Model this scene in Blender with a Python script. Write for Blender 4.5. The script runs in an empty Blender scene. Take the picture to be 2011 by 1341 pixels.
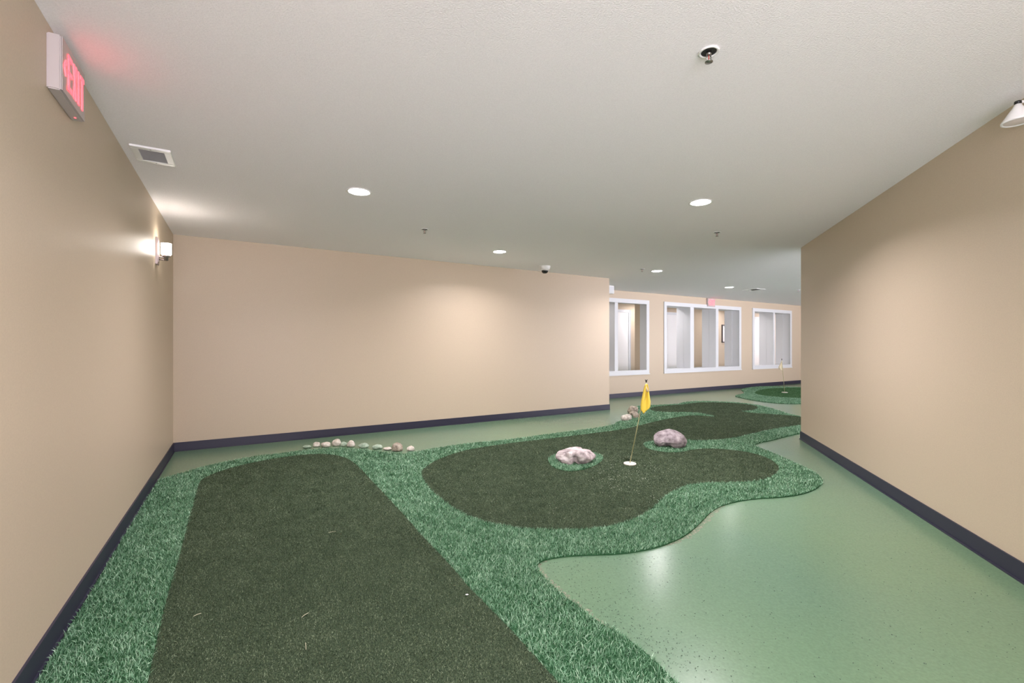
import bpy, bmesh, math, random
import numpy as np
from mathutils import Vector, Matrix, noise
from mathutils.geometry import tessellate_polygon

S = bpy.context.scene
COL = S.collection
# ------------------------------------------------------------------ camera
CH, FPX, HZ = 1.195, 896.0, 678.0        # camera height, focal length in px, horizon row
CEIL = 2.44
cam = bpy.data.cameras.new('camera'); co = bpy.data.objects.new('camera', cam); COL.objects.link(co)
co.location = (0, 0, CH); co.rotation_euler = (math.radians(90), 0, 0)
cam.sensor_width = 36; cam.lens = FPX / 2011 * 36; cam.clip_start = 0.05
cam.shift_y = (HZ - 670.5) / 2011
S.camera = co
# ------------------------------------------------------------------ light
W = bpy.data.worlds.new('World'); S.world = W; W.use_nodes = True
_n, _l = W.node_tree.nodes, W.node_tree.links      # added fill through the open rear, brightest just below horizon to lift the ceiling
_tc = _n.new('ShaderNodeTexCoord'); _sx = _n.new('ShaderNodeSeparateXYZ'); _rp = _n.new('ShaderNodeValToRGB')
_mr = _n.new('ShaderNodeMapRange'); _mr.inputs[1].default_value = -1
_l.new(_tc.outputs['Generated'], _sx.inputs[0]); _l.new(_sx.outputs[2], _mr.inputs[0]); _l.new(_mr.outputs[0], _rp.inputs[0])
_e = _rp.color_ramp.elements
_e[0].position = .20; _e[0].color = (0.12, 0.11, 0.125, 1)
_e[1].position = .80; _e[1].color = (0.22, 0.205, 0.23, 1)
for _p, _v in ((.30, .75), (.36, 1.0), (.50, 1.0), (.56, .42)):
    _k = _e.new(_p); _k.color = (_v, _v * .93, _v * 1.03, 1)
_l.new(_rp.outputs[0], _n['Background'].inputs[0]); _n['Background'].inputs[1].default_value = 8.6
S.view_settings.view_transform = 'Standard'; S.view_settings.look = 'None'
S.view_settings.gamma = 1; S.view_settings.use_curve_mapping = False
S.view_settings.exposure = 0.60
DOWN_W = 19.5      # watts of every ceiling downlight
SCONCE_W = 3.0
S.cycles.max_bounces = 16; S.cycles.diffuse_bounces = 10
S.cycles.use_denoising = True
S.cycles.sample_clamp_indirect = 4
random.seed(5); rng = np.random.default_rng(7)

# ------------------------------------------------------------------ geometry of the place
U = Vector((0.858, 0.5137, 0)); N = Vector((-0.5137, 0.858, 0))     # along the back walls / away from us
UL = Vector((-0.5137, 0.858, 0)); NL = Vector((0.858, 0.5137, 0))   # along the left wall / into the room
R = Vector((0.3003, 0.9538, 0)); NR = Vector((-0.9538, 0.3003, 0))  # along the right wall / into the room
CL = Vector((-3.805, 5.123, 0))      # corner left wall / middle wall
CB = Vector((1.798, 8.50, 0))        # free end of the middle wall
CR = Vector((3.686, 5.82, 0))        # free end of the right wall
F0 = Vector((2.171, 10.23, 0))       # origin on the far wall

def fl(x, y, z=0.0):                 # photo pixel -> point on the horizontal plane z
    Y = (CH - z) * FPX / (y - HZ); return Vector(((x - 1005.5) / FPX * Y, Y, z))
def ce(x, y): return fl(x, y, CEIL)

# ------------------------------------------------------------------ materials
def mat(name, col, rough=0.5, metal=0.0, emit=None, estr=0.0, spec=0.5, alpha=1.0, trans=0.0, sheen=0.0):
    m = bpy.data.materials.new(name); m.use_nodes = True
    b = m.node_tree.nodes['Principled BSDF']
    b.inputs['Base Color'].default_value = (*col, 1); b.inputs['Roughness'].default_value = rough
    b.inputs['Metallic'].default_value = metal; b.inputs['Specular IOR Level'].default_value = spec
    b.inputs['Alpha'].default_value = alpha; b.inputs['Transmission Weight'].default_value = trans
    b.inputs['Sheen Weight'].default_value = sheen
    if emit: b.inputs['Emission Color'].default_value = (*emit, 1); b.inputs['Emission Strength'].default_value = estr
    return m
def nodes(m): return m.node_tree.nodes, m.node_tree.links, m.node_tree.nodes['Principled BSDF']
def noise_col(m, c1, c2, scale, lo=0.35, hi=0.65, detail=4, bump=0.0, bscale=None, bdist=0.002, stretch=None):
    n, l, b = nodes(m)
    tc = n.new('ShaderNodeNewGeometry'); src = tc.outputs['Position']
    if stretch:
        mp = n.new('ShaderNodeMapping'); mp.inputs['Scale'].default_value = stretch; l.new(src, mp.inputs[0]); src = mp.outputs[0]
    t = n.new('ShaderNodeTexNoise'); t.inputs['Scale'].default_value = scale; t.inputs['Detail'].default_value = detail; l.new(src, t.inputs['Vector'])
    r = n.new('ShaderNodeValToRGB'); r.color_ramp.elements[0].position = lo; r.color_ramp.elements[1].position = hi
    r.color_ramp.elements[0].color = (*c1, 1); r.color_ramp.elements[1].color = (*c2, 1)
    l.new(t.outputs['Fac'], r.inputs[0]); l.new(r.outputs[0], b.inputs['Base Color'])
    if bump:
        t2 = n.new('ShaderNodeTexNoise'); t2.inputs['Scale'].default_value = bscale or scale; t2.inputs['Detail'].default_value = 3; l.new(src, t2.inputs['Vector'])
        bp = n.new('ShaderNodeBump'); bp.inputs['Strength'].default_value = bump; bp.inputs['Distance'].default_value = bdist
        l.new(t2.outputs['Fac'], bp.inputs['Height']); l.new(bp.outputs[0], b.inputs['Normal'])
    return r

M = {}
def wall_mat(name, c):
    m = mat(name, c, rough=0.42, spec=0.35)
    noise_col(m, tuple(v * 0.965 for v in c), tuple(min(1, v * 1.03) for v in c), 160, bump=0.18, bscale=420, bdist=0.0008)
    return m
M['wall'] = wall_mat('beige_vinyl_wallcovering', (0.555, 0.46, 0.345))
M['ceiling'] = mat('stippled_white_ceiling', (0.8, 0.775, 0.76), rough=0.9, spec=0.1)
noise_col(M['ceiling'], (0.91, 0.885, 0.91), (0.96, 0.935, 0.96), 130, bump=0.8, bscale=150, bdist=0.003)
M['base'] = mat('navy_vinyl_base', (0.022, 0.021, 0.045), rough=0.45)
M['trim'] = mat('white_painted_trim', (0.66, 0.68, 0.70), rough=0.45)
M['white'] = mat('white_plastic', (0.82, 0.82, 0.81), rough=0.4)
M['lens'] = mat('lit_lens', (0.9, 0.9, 0.9), emit=(1, 0.97, 0.93), estr=38)
M['shade'] = mat('frosted_glass_shade', (0.95, 0.93, 0.9), rough=0.3, emit=(1, 0.93, 0.86), estr=22)
M['nickel'] = mat('brushed_nickel', (0.46, 0.40, 0.39), rough=0.32, metal=0.9)
M['dark'] = mat('cavity_shade', (0.02, 0.02, 0.02), rough=0.6)  # near-black colour stands in for the shade inside recesses
M['black'] = mat('black_plastic', (0.012, 0.012, 0.012), rough=0.25)
M['chrome'] = mat('dull_chrome', (0.35, 0.34, 0.33), rough=0.3, metal=1)
M['red'] = mat('lit_red_letters', (0.9, 0.2, 0.22), emit=(1.0, 0.045, 0.065), estr=2.3)
M['signface'] = mat('sign_face_plastic', (0.48, 0.43, 0.42), rough=0.4)
M['grill'] = mat('grille_metal', (0.62, 0.61, 0.60), rough=0.5)

def floor_mat():
    m = mat('green_sheet_floor', (0.2, 0.4, 0.22), rough=0.3, spec=0.5); n, l, b = nodes(m)
    g0 = n.new('ShaderNodeNewGeometry'); g = n.new('ShaderNodeVectorMath'); g.operation = 'ADD'; g.inputs[1].default_value = (3.31, 5.17, .437); l.new(g0.outputs['Position'], g.inputs[0])
    def ns(scale, detail=3, rough=.5):
        t = n.new('ShaderNodeTexNoise'); t.inputs['Scale'].default_value = scale; t.inputs['Detail'].default_value = detail
        t.inputs['Roughness'].default_value = rough; l.new(g.outputs[0], t.inputs['Vector']); return t
    def ramp(t, p0, c0, p1, c1):
        r = n.new('ShaderNodeValToRGB'); r.color_ramp.elements[0].position = p0; r.color_ramp.elements[1].position = p1
        r.color_ramp.elements[0].color = c0; r.color_ramp.elements[1].color = c1; l.new(t, r.inputs[0]); return r
    def mix(f, a, c, blend='MIX'):
        x = n.new('ShaderNodeMix'); x.data_type = 'RGBA'; x.blend_type = blend
        for s, v in ((0, f), (6, a), (7, c)):
            if isinstance(v, (tuple, float)): x.inputs[s].default_value = v
            else: l.new(v, x.inputs[s])
        return x.outputs[2]
    base = ramp(ns(0.7, 2).outputs['Fac'], .2, (0.118, 0.218, 0.150, 1), .8, (0.155, 0.25, 0.135, 1)).outputs[0]
    fine = ramp(ns(90, 3).outputs['Fac'], .2, (0.86, 0.86, 0.86, 1), .8, (1.12, 1.12, 1.12, 1)).outputs[0]
    c = mix(1.0, base, fine, 'MULTIPLY')
    l.new(c, b.inputs['Base Color'])
    b.inputs['Roughness'].default_value = .24
    return m
M['floor'] = floor_mat()

M['putt'] = mat('short_putting_turf', (0.05, 0.075, 0.035), rough=0.95, spec=0.08)
noise_col(M['putt'], (0.020, 0.034, 0.020), (0.075, 0.105, 0.062), 170, lo=.36, hi=.66, detail=5, bump=0.4, bscale=330, bdist=0.003)
M['puttfar'] = mat('mid_green_short_turf', (0.05, 0.12, 0.05), rough=0.95, spec=0.08)
noise_col(M['puttfar'], (0.040, 0.105, 0.040), (0.085, 0.185, 0.075), 190, lo=.32, hi=.7, detail=5, bump=0.8, bscale=330, bdist=0.004)
M['back'] = mat('turf_backing', (0.025, 0.085, 0.035), rough=0.9, spec=0.1)
def blade_mat(name='turf_blade', c0=(0.03, 0.11, 0.045, 1), c1=(0.165, 0.35, 0.20, 1), c2=(0.46, 0.66, 0.48, 1), rough=.45, spec=.4):
    m = mat(name, (0.1, 0.3, 0.12), rough=rough, spec=spec); n, l, b = nodes(m)
    a = n.new('ShaderNodeAttribute'); a.attribute_name = 'tint'
    r = n.new('ShaderNodeValToRGB'); e = r.color_ramp.elements
    e[0].position = 0; e[0].color = c0; e[1].position = 1; e[1].color = c2
    k = e.new(.55); k.color = c1
    l.new(a.outputs['Fac'], r.inputs[0]); l.new(r.outputs[0], b.inputs['Base Color'])
    return m
M['blade'] = blade_mat()
M['short'] = blade_mat('short_turf_blade', (0.032, 0.056, 0.032, 1), (0.09, 0.128, 0.070, 1), (0.23, 0.285, 0.185, 1), .7, .15)
M['shortfar'] = blade_mat('short_far_blade', (0.03, 0.08, 0.03, 1), (0.07, 0.17, 0.07, 1), (0.16, 0.30, 0.15, 1), .7, .15)

# ------------------------------------------------------------------ mesh helpers
def obj(name, bm, material, parent=None, smooth=False):
    me = bpy.data.meshes.new(name); bm.normal_update(); bm.to_mesh(me); bm.free()
    for m in (material if isinstance(material, (list, tuple)) else [material]): me.materials.append(m)
    if smooth: me.polygons.foreach_set('use_smooth', [True] * len(me.polygons))
    o = bpy.data.objects.new(name, me); COL.objects.link(o)
    if parent: o.parent = parent
    return o
def tag(o, label, cat, group=None, kind=None):
    o['label'] = label; o['category'] = cat
    if group: o['group'] = group
    if kind: o['kind'] = kind
    return o
def thing(name, label, cat, loc=(0, 0, 0), rotz=0, group=None):
    o = bpy.data.objects.new(name, None); COL.objects.link(o); o.empty_display_size = .05
    o.location = loc; o.rotation_euler = (0, 0, rotz); return tag(o, label, cat, group)
def struct(name, bm, m, label=None, parent=None):
    o = obj(name, bm, m, parent)
    if not parent: o['kind'] = 'structure'
    if label: o['label'] = label; o['category'] = name.split('_')[0]
    return o
def box(bm, lo, hi, fr=None, bev=0.0):
    """axis box; fr=(origin, ux, uy) maps local (a, b, z) to the world"""
    vs = []
    for z in (lo[2], hi[2]):
        for a, b_ in ((lo[0], lo[1]), (hi[0], lo[1]), (hi[0], hi[1]), (lo[0], hi[1])):
            p = Vector((a, b_, z)) if fr is None else fr[0] + fr[1] * a + fr[2] * b_ + Vector((0, 0, z))
            vs.append(bm.verts.new(p))
    fs = [bm.faces.new([vs[i] for i in f]) for f in ((0, 3, 2, 1), (4, 5, 6, 7), (0, 1, 5, 4), (1, 2, 6, 5), (2, 3, 7, 6), (3, 0, 4, 7))]
    if bev:
        es = list({e for f in fs for e in f.edges}); bmesh.ops.bevel(bm, geom=es, offset=bev, segments=2, affect='EDGES')
    return fs
def lathe(bm, prof, seg=32, loc=(0, 0, 0), cap=False):
    rings = []
    for r, z in prof:
        if r <= 1e-6: rings.append([bm.verts.new((loc[0], loc[1], loc[2] + z))])
        else: rings.append([bm.verts.new((loc[0] + r * math.cos(2 * math.pi * i / seg), loc[1] + r * math.sin(2 * math.pi * i / seg), loc[2] + z)) for i in range(seg)])
    for A, B in zip(rings, rings[1:]):
        for i in range(seg):
            j = (i + 1) % seg
            if len(A) == 1 and len(B) > 1: bm.faces.new((A[0], B[j], B[i]))
            elif len(B) == 1 and len(A) > 1: bm.faces.new((A[i], A[j], B[0]))
            elif len(A) > 1: bm.faces.new((A[i], A[j], B[j], B[i]))
    bmesh.ops.recalc_face_normals(bm, faces=bm.faces)
def tube(bm, pts, r, seg=12):
    pts = [Vector(p) for p in pts]; rings = []
    for i, p in enumerate(pts):
        d = (pts[min(i + 1, len(pts) - 1)] - pts[max(i - 1, 0)]).normalized()
        a = d.orthogonal().normalized(); b_ = d.cross(a)
        if rings:
            a = (pa - d * pa.dot(d)).normalized(); b_ = d.cross(a)
        pa = a
        rr = r[i] if isinstance(r, (list, tuple)) else r
        rings.append([bm.verts.new(p + (a * math.cos(2 * math.pi * k / seg) + b_ * math.sin(2 * math.pi * k / seg)) * rr) for k in range(seg)])
    for A, B in zip(rings, rings[1:]):
        for i in range(seg): bm.faces.new((A[i], A[(i + 1) % seg], B[(i + 1) % seg], B[i]))
    bm.faces.new(rings[0][::-1]); bm.faces.new(rings[-1])
def prism(bm, pts, z0, z1, bev=0):
    lo = [bm.verts.new((p[0], p[1], z0)) for p in pts]; hi = [bm.verts.new((p[0], p[1], z1)) for p in pts]
    n = len(pts)
    for i in range(n): bm.faces.new((lo[i], lo[(i + 1) % n], hi[(i + 1) % n], hi[i]))
    for tri in tessellate_polygon([[Vector((p[0], p[1], 0)) for p in pts]]):
        bm.faces.new([lo[i] for i in tri]); bm.faces.new([hi[i] for i in tri])
    bmesh.ops.recalc_face_normals(bm, faces=bm.faces)
def copy_tree(o, parent=None):
    c = o.copy(); COL.objects.link(c)
    if parent: c.parent = parent
    for ch in list(o.children): copy_tree(ch, c)
    return c

# ------------------------------------------------------------------ setting
bm = bmesh.new(); box(bm, (-7, -0.9, -0.15), (15.5, 22, 0)); struct('floor', bm, M['floor'], 'light green sheet floor with fine dark specks')
bm = bmesh.new(); box(bm, (-7, -0.9, CEIL), (15.5, 22, CEIL + 0.15)); struct('ceiling', bm, M['ceiling'], 'flat white stippled ceiling with recessed lights')

FL = (CL, UL, NL)       # local a along left wall (0 = corner, negative towards us), b into room
bm = bmesh.new(); box(bm, (-7.0, -0.2, 0), (0.2, 0, CEIL), FL); struct('wall_left', bm, M['wall'], 'beige left wall carrying the sconce and the near exit sign')
FM = (CL, U, -N)        # a along the middle wall, b towards us
LM = (CB - CL).dot(U)
bm = bmesh.new(); box(bm, (0, -0.16, 0), (LM, 0, CEIL), FM); struct('wall_back', bm, M['wall'], 'plain beige wall across the middle of the room')
FR = (CR, -R, NR)       # a from the free end towards us
bm = bmesh.new(); box(bm, (0, -0.2, 0), (6.6, 0, CEIL), FR); struct('wall_right', bm, M['wall'], 'plain beige wall on the right')
FF = (F0, U, N)         # a along far wall, b away from us
wins = [(-0.79, 1.271), (1.787, 4.923), (5.465, 7.524)]
ZB, ZT, CW = 0.518, 2.262, 0.095
bm = bmesh.new()
x = -5.0
for a, b_ in wins:
    box(bm, (x, 0, 0), (a + .03, .2, CEIL), FF); x = b_ - .03
    box(bm, (a + .03, 0, 0), (b_ - .03, .2, ZB + .05), FF); box(bm, (a + .03, 0, ZT - .05), (b_ - .03, .2, CEIL), FF)
box(bm, (x, 0, 0), (9.4, .2, CEIL), FF)
struct('wall_far', bm, M['wall'], 'beige far wall with three white-framed openings')
# rear hallway seen through the openings
bm = bmesh.new(); box(bm, (-5, 1.35, 0), (12, 1.5, CEIL), FF); struct('wall_rear', bm, M['wall'], 'beige hallway wall beyond the far openings')
bm = bmesh.new(); box(bm, (1.19, .2, 0), (1.7, .37, CEIL), FF); struct('wall_return', bm, M['wall'], 'short beige return wall behind the leftmost opening')
bm = bmesh.new(); box(bm, (9.4, -7, 0), (9.6, 0, CEIL), FF); struct('wall_side', bm, M['wall'], 'beige end wall hidden at the right')
bm = bmesh.new(); box(bm, (-5.2, -1.2, 0), (-5.0, 1.5, CEIL), FF); struct('wall_end', bm, M['wall'], 'beige end wall hidden at the left')
bm = bmesh.new(); box(bm, (12, .2, 0), (12.2, 1.35, CEIL), FF); struct('wall_hall', bm, M['wall'], 'end wall of the rear hallway')

def base(name, fr, a0, a1, label, sgn=1):
    bm = bmesh.new(); t = .009 * sgn
    box(bm, (a0, min(0, t), 0), (a1, max(0, t), .100), fr)
    # coved toe
    box(bm, (a0, min(0, 1.9 * t), 0), (a1, max(0, 1.9 * t), .010), fr)
    return struct(name, bm, M['base'], label)
base('baseboard_left', FL, -7.0, 0, 'navy vinyl baseboard along the left wall')
base('baseboard_back', FM, 0, LM + .009, 'navy vinyl baseboard along the middle wall')
base('baseboard_right', FR, -.009, 6.6, 'navy vinyl baseboard along the right wall')
base('baseboard_far', FF, -5, 9.4, 'navy vinyl baseboard under the far openings', -1)
base('baseboard_rear', (F0 + N * 1.35, U, N), -5, 12, 'navy baseboard in the rear hallway', -1)

# window openings
mull = {0: [(.175, .275)], 1: [(2.775, 2.92), (3.813, 3.928)], 2: [(6.532, 6.62)]}
for i, (a, b_) in enumerate(wins):
    w = bpy.data.objects.new('window_%d' % (i + 1), None); COL.objects.link(w); w['kind'] = 'structure'
    w['label'] = ['white-framed opening nearest the middle wall', 'wide white-framed opening under the exit sign', 'white-framed opening furthest right behind the far flag'][i]; w['category'] = 'window'
    t = .022
    bm = bmesh.new()      # face casing
    for q in ((a, -t, ZT - CW, b_, 0, ZT), (a, -t, ZB, b_, 0, ZB + CW), (a, -t, ZB + CW, a + CW, 0, ZT - CW), (b_ - CW, -t, ZB + CW, b_, 0, ZT - CW)):
        box(bm, q[:3], q[3:], FF, bev=.003)
    obj('casing', bm, M['trim'], w)
    bm = bmesh.new()      # deep reveal lining
    D = .2 if i == 0 else .43
    i0, i1 = a + CW - .01, b_ - CW + .01
    z0, z1 = ZB + CW - .01, ZT - CW + .01
    box(bm, (i0 - .05, 0, z0 - .03), (i0, D, z1 + .03), FF); box(bm, (i1, 0, z0 - .03), (i1 + .05, D, z1 + .03), FF)
    box(bm, (i0, 0, z0 - .03), (i1, D, z0), FF); box(bm, (i0, 0, z1), (i1, D, z1 + .03), FF)
    obj('reveal', bm, M['trim'], w)
    bm = bmesh.new(); box(bm, (a - .01, -.035, ZB - .012), (b_ + .01, 0, ZB + .012), FF, bev=.003); obj('sill', bm, M['trim'], w)
    for (m0, m1) in mull[i]:
        bm = bmesh.new()
        box(bm, (m0, -.004, z0), (m1, .2, z1), FF, bev=.002); box(bm, (m0 + .008, .204, z0), (m1 - .008, D if i else .24, z1), FF, bev=.002)
        obj('mullion', bm, M['trim'], w)
    if i:
        for sx in (i1,):
            bm = bmesh.new(); box(bm, (sx - .012, .2, z0), (sx, D, z1), FF); obj('jamb_stop', bm, M['trim'], w)

# doors and a picture in the rear hallway
FB = (F0 + N * 1.35, U, -N)      # b towards us
def door(n, s0, s1, label):
    d = bpy.data.objects.new('door_%d' % n, None); COL.objects.link(d); d['kind'] = 'structure'; d['label'] = label; d['category'] = 'door'
    bm = bmesh.new(); H = 2.08; c = .075
    for q in ((s0 - c, 0, 0, s0, .03, H + c), (s1, 0, 0, s1 + c, .03, H + c), (s0, 0, H, s1, .03, H + c)): box(bm, q[:3], q[3:], FB, bev=.003)
    for q in ((s0 - c - .0, .03, 0, s0 - c + .02, .038, H + c), (s1 + c - .02, .03, 0, s1 + c, .038, H + c)): box(bm, q[:3], q[3:], FB)
    obj('door_frame', bm, M['trim'], d)
    bm = bmesh.new(); box(bm, (s0, 0.001, .01), (s1, .014, H), FB)
    for z0, z1 in ((.2, .95), (1.08, 1.95)):
        for a, b_ in ((s0 + .12, (s0 + s1) / 2 - .05), ((s0 + s1) / 2 + .05, s1 - .12)): box(bm, (a, .014, z0), (b_, .019, z1), FB, bev=.002)
    leaf = obj('door_leaf', bm, M['white'], d)
    bm = bmesh.new(); p = FB[0] + FB[1] * (s0 + .07) + FB[2] * .014 + Vector((0, 0, 1.0)); tube(bm, [p, p + FB[2] * .05, p + FB[2] * .055 + FB[1] * .1], .009); obj('door_handle', bm, M['chrome'], leaf, True)
door(1, 1.05, 1.945, 'white door in a white frame behind the leftmost opening')
door(2, 3.0, 3.90, 'white door in a white frame behind the wide opening')
door(3, 7.55, 8.5, 'white door behind the rightmost opening')
t = thing('picture', 'dark framed picture on the rear hallway wall seen through the wide opening', 'picture', FB[0] + FB[1] * 6.32 + Vector((0, 0, 1.28)))
fr = (Vector((0, 0, 0)), FB[1], FB[2]); bm = bmesh.new()
for q in ((-.29, 0, 0, -.26, .03, .57), (.26, 0, 0, .29, .03, .57), (-.26, 0, 0, .26, .03, .03), (-.26, 0, .54, .26, .03, .57)): box(bm, q[:3], q[3:], fr)
obj('frame', bm, mat('dark_picture_frame', (.03, .025, .025), .4), t)
bm = bmesh.new(); box(bm, (-.26, 0, .03), (.26, .012, .54), fr); obj('print', bm, M['white'], t)

# ------------------------------------------------------------------ downlights
def lamp(name, loc, watts, col=(1, .925, .98), size=.13, spread=150, parent=None):
    L = bpy.data.lights.new(name, 'AREA'); L.shape = 'DISK'; L.size = size; L.energy = watts; L.color = col; L.spread = math.radians(spread)
    o = bpy.data.objects.new(name, L); COL.objects.link(o); o.location = loc
    if parent: o.parent = parent
    return o
def make_downlight(label, p):
    t = thing('downlight', label, 'ceiling light', (p.x, p.y, CEIL), 0, 'recessed ceiling downlights')
    bm = bmesh.new(); lathe(bm, [(.080, 0), (.098, -.001), (.100, -.003), (.090, -.0065), (.080, -.004), (.080, 0)], 48); obj('trim_ring', bm, M['white'], t, True)
    bm = bmesh.new(); lathe(bm, [(.0795, -.0005), (.0795, -.0025), (.05, -.005), (0, -.0058)], 48); obj('lens', bm, M['lens'], t, True)
    lamp('lamp', (0, 0, -.012), DOWN_W, parent=t)
    return t
def relamp(t, f):      # every fitting is trimmed to its own level
    for ch in t.children:
        if ch.type == 'LIGHT': ch.data = ch.data.copy(); ch.data.energy = DOWN_W * f
LEVEL = [1.2, 1.75, 1.0, .85, .35]
dl = [((705, 376), 'lit recessed downlight nearest the left wall, between vent and sprinkler'),
      ((1376, 397), 'lit recessed downlight nearest the right wall'),
      ((981, 494), 'lit recessed downlight close to the dome camera'),
      ((1290, 532), 'lit recessed downlight in line with the free end of the middle wall'),
      ((1432, 564), 'furthest lit recessed downlight, above the far exit sign')]
first = None
for (x, y), lab in dl:
    p = ce(x, y)
    c = make_downlight(lab, p) if first is None else copy_tree(first)
    first = first or c; c.location = (p.x, p.y, CEIL); c['label'] = lab; relamp(c, LEVEL[dl.index(((x, y), lab))])
# unseen downlights added for ambient fill
hid = [(-.1, .75), (2.35, .9), (.9, -.5), (6.3, 8.3), (7.6, 11.6)]
for k, (x, y) in enumerate(hid):
    c = copy_tree(first); relamp(c, (.9, 1.3, 1, .25, .2)[k]); c.location = (x, y, CEIL); c['label'] = 'unseen recessed downlight added for fill light, ' + ('overhead at the left', 'overhead at the right', 'behind the viewer', 'in the hidden hall right of the far opening', 'past the third far opening')[k]
for k, s in enumerate((-.3, 2.2, 5.6, 8.4)):
    p = F0 + U * s + N * .85; c = copy_tree(first)
    relamp(c, .4)
    c.location = (p.x, p.y, CEIL)
    c['label'] = 'rear hallway downlight hidden above ' + ('the left end of the first opening', 'the first solid pier', 'the third opening', 'the end past the third opening')[k]

# ------------------------------------------------------------------ sconces
def make_sconce(label, p, rotz):
    """local +x into the room, y along the wall"""
    t = thing('wall_sconce', label, 'wall lamp', p, rotz, 'wall sconces')
    E = (Vector((0, 0, 0)), Vector((1, 0, 0)), Vector((0, 1, 0)))
    bm = bmesh.new(); box(bm, (0, -.055, -.12), (.016, .055, .12), E, bev=.004); box(bm, (.016, -.035, -.10), (.021, .035, .10), E, bev=.003); obj('backplate', bm, M['nickel'], t)
    bm = bmesh.new()
    for z in (-.052, -.072): tube(bm, [(.018, 0, z), (.05, 0, z), (.068, 0, z + .006), (.072, 0, z + .012)], .006)
    obj('arm', bm, M['nickel'], t, True)
    bm = bmesh.new(); lathe(bm, [(0, -.082), (.016, -.080), (.018, -.05), (.030, -.046), (.033, -.040), (.033, -.030), (0, -.030)], 32, (.072, 0, 0)); obj('holder', bm, M['nickel'], t, True)
    bm = bmesh.new(); lathe(bm, [(0, -.030), (.030, -.029), (.038, -.022), (.039, .075), (.036, .076), (.036, .074), (.035, -.02), (0, -.024)], 40, (.072, 0, 0)); obj('glass_shade', bm, M['shade'], t, True)
    for nm, e, z in (('bulb_light', SCONCE_W * .13, .10),):
        L = bpy.data.lights.new(nm, 'POINT'); L.energy = e; L.color = (1, .90, .80); L.shadow_soft_size = .025
        o = bpy.data.objects.new(nm, L); COL.objects.link(o); o.parent = t; o.location = (.072 if z > .1 else .135, 0, z)
    return t
YS = 4.075
ps = CL + UL * ((YS - CL.y) / UL.y); ps.z = 2.036
make_sconce('lit wall sconce with frosted cylinder shade on the left wall', ps, math.atan2(NL.y, NL.x))
pf = F0 - U * 1.05; pf.z = 2.036
h_ = make_sconce('wall sconce hidden behind the end of the middle wall', pf, math.atan2(-N.y, -N.x))
for ch in h_.children:
    if ch.type == 'LIGHT': ch.data = ch.data.copy(); ch.data.energy *= 5

# ------------------------------------------------------------------ exit signs
def letters(bm, x0, z0, h, depth=.003):
    """EXIT preceded by a chevron; strokes as boxes in the (a, z) plane of a local frame: a = first axis"""
    sw = h * .12; wE = h * .36; st = []
    def bar(p, q, w=sw): st.append((p, q, w))
    def at(u, v): return (x0 + u, z0 + v)
    u = 0
    c = h * .16                                       # chevron
    bar(at(u + c, h * .30), at(u, h * .5), sw * .9); bar(at(u, h * .5), at(u + c, h * .70), sw * .9); u += c + h * .16
    bar(at(u + sw / 2, 0), at(u + sw / 2, h))
    for v in (sw / 2, h / 2, h - sw / 2): bar(at(u, v), at(u + wE, v))
    u += wE + h * .10
    bar(at(u + sw / 2, 0), at(u + wE - sw / 2, h)); bar(at(u + wE - sw / 2, 0), at(u + sw / 2, h)); u += wE + h * .12
    bar(at(u + sw / 2, 0), at(u + sw / 2, h)); u += sw + h * .12
    bar(at(u, h - sw / 2), at(u + wE, h - sw / 2)); bar(at(u + wE / 2, 0), at(u + wE / 2, h)); u += wE
    for p, q, w in st:
        d = Vector((q[0] - p[0], q[1] - p[1])); d.normalize(); nrm = Vector((-d.y, d.x)) * (w / 2)
        vs = []
        for dep in (0, depth):
            for pt in (Vector(p) + nrm, Vector(q) + nrm, Vector(q) - nrm, Vector(p) - nrm): vs.append(bm.verts.new((dep, pt.x, pt.y)))
        for f in ((0, 1, 2, 3), (7, 6, 5, 4), (0, 4, 5, 1), (1, 5, 6, 2), (2, 6, 7, 3), (3, 7, 4, 0)): bm.faces.new([vs[i] for i in f])
    bmesh.ops.recalc_face_normals(bm, faces=bm.faces)
    return u
def make_exit(label, p, rotz, flip=1, depth=.045):
    """local x out of the wall; local y = reading direction (left to right)"""
    t = thing('exit_sign', label, 'exit sign', p, rotz, 'red lit exit signs')
    E = (Vector((0, 0, 0)), Vector((1, 0, 0)), Vector((0, 1, 0)))
    bm = bmesh.new(); box(bm, (0, -.152, 0), (depth - .004, .152, .215), E, bev=.004); obj('housing', bm, M['signface'], t)
    bm = bmesh.new(); box(bm, (depth - .003, -.149, .003), (depth, .149, .212), E, bev=.001); obj('faceplate', bm, M['signface'], t)
    bm = bmesh.new(); h = .14; tw = h * (.16 + .16 + .36 + .10 + .36 + .12 + .12 + .12 + .36); letters(bm, -tw / 2, .036, h)
    lt = obj('letters', bm, M['red'], t); lt.location = (depth, 0, 0)
    bm = bmesh.new(); lathe(bm, [(0, -.003), (.004, -.002), (.004, 0), (0, 0)], 12, (depth * .5, .11, 0)); obj('indicator_light', bm, M['red'], t)
    return t
pe = CL + UL * ((1.877 - CL.y) / UL.y); pe.z = 2.184
# local y (reading, left->right seen from the room) on the left wall = UL
def frame_rot(outdir): return math.atan2(outdir.y, outdir.x)
make_exit('red lit exit sign mounted high on the left wall', pe, frame_rot(NL))
pe2 = F0 + U * 3.57 - N * .0; pe2.z = 2.215
s2 = make_exit('small red lit exit sign above the wide opening in the far wall', pe2 , frame_rot(-N), depth=.05)

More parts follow.
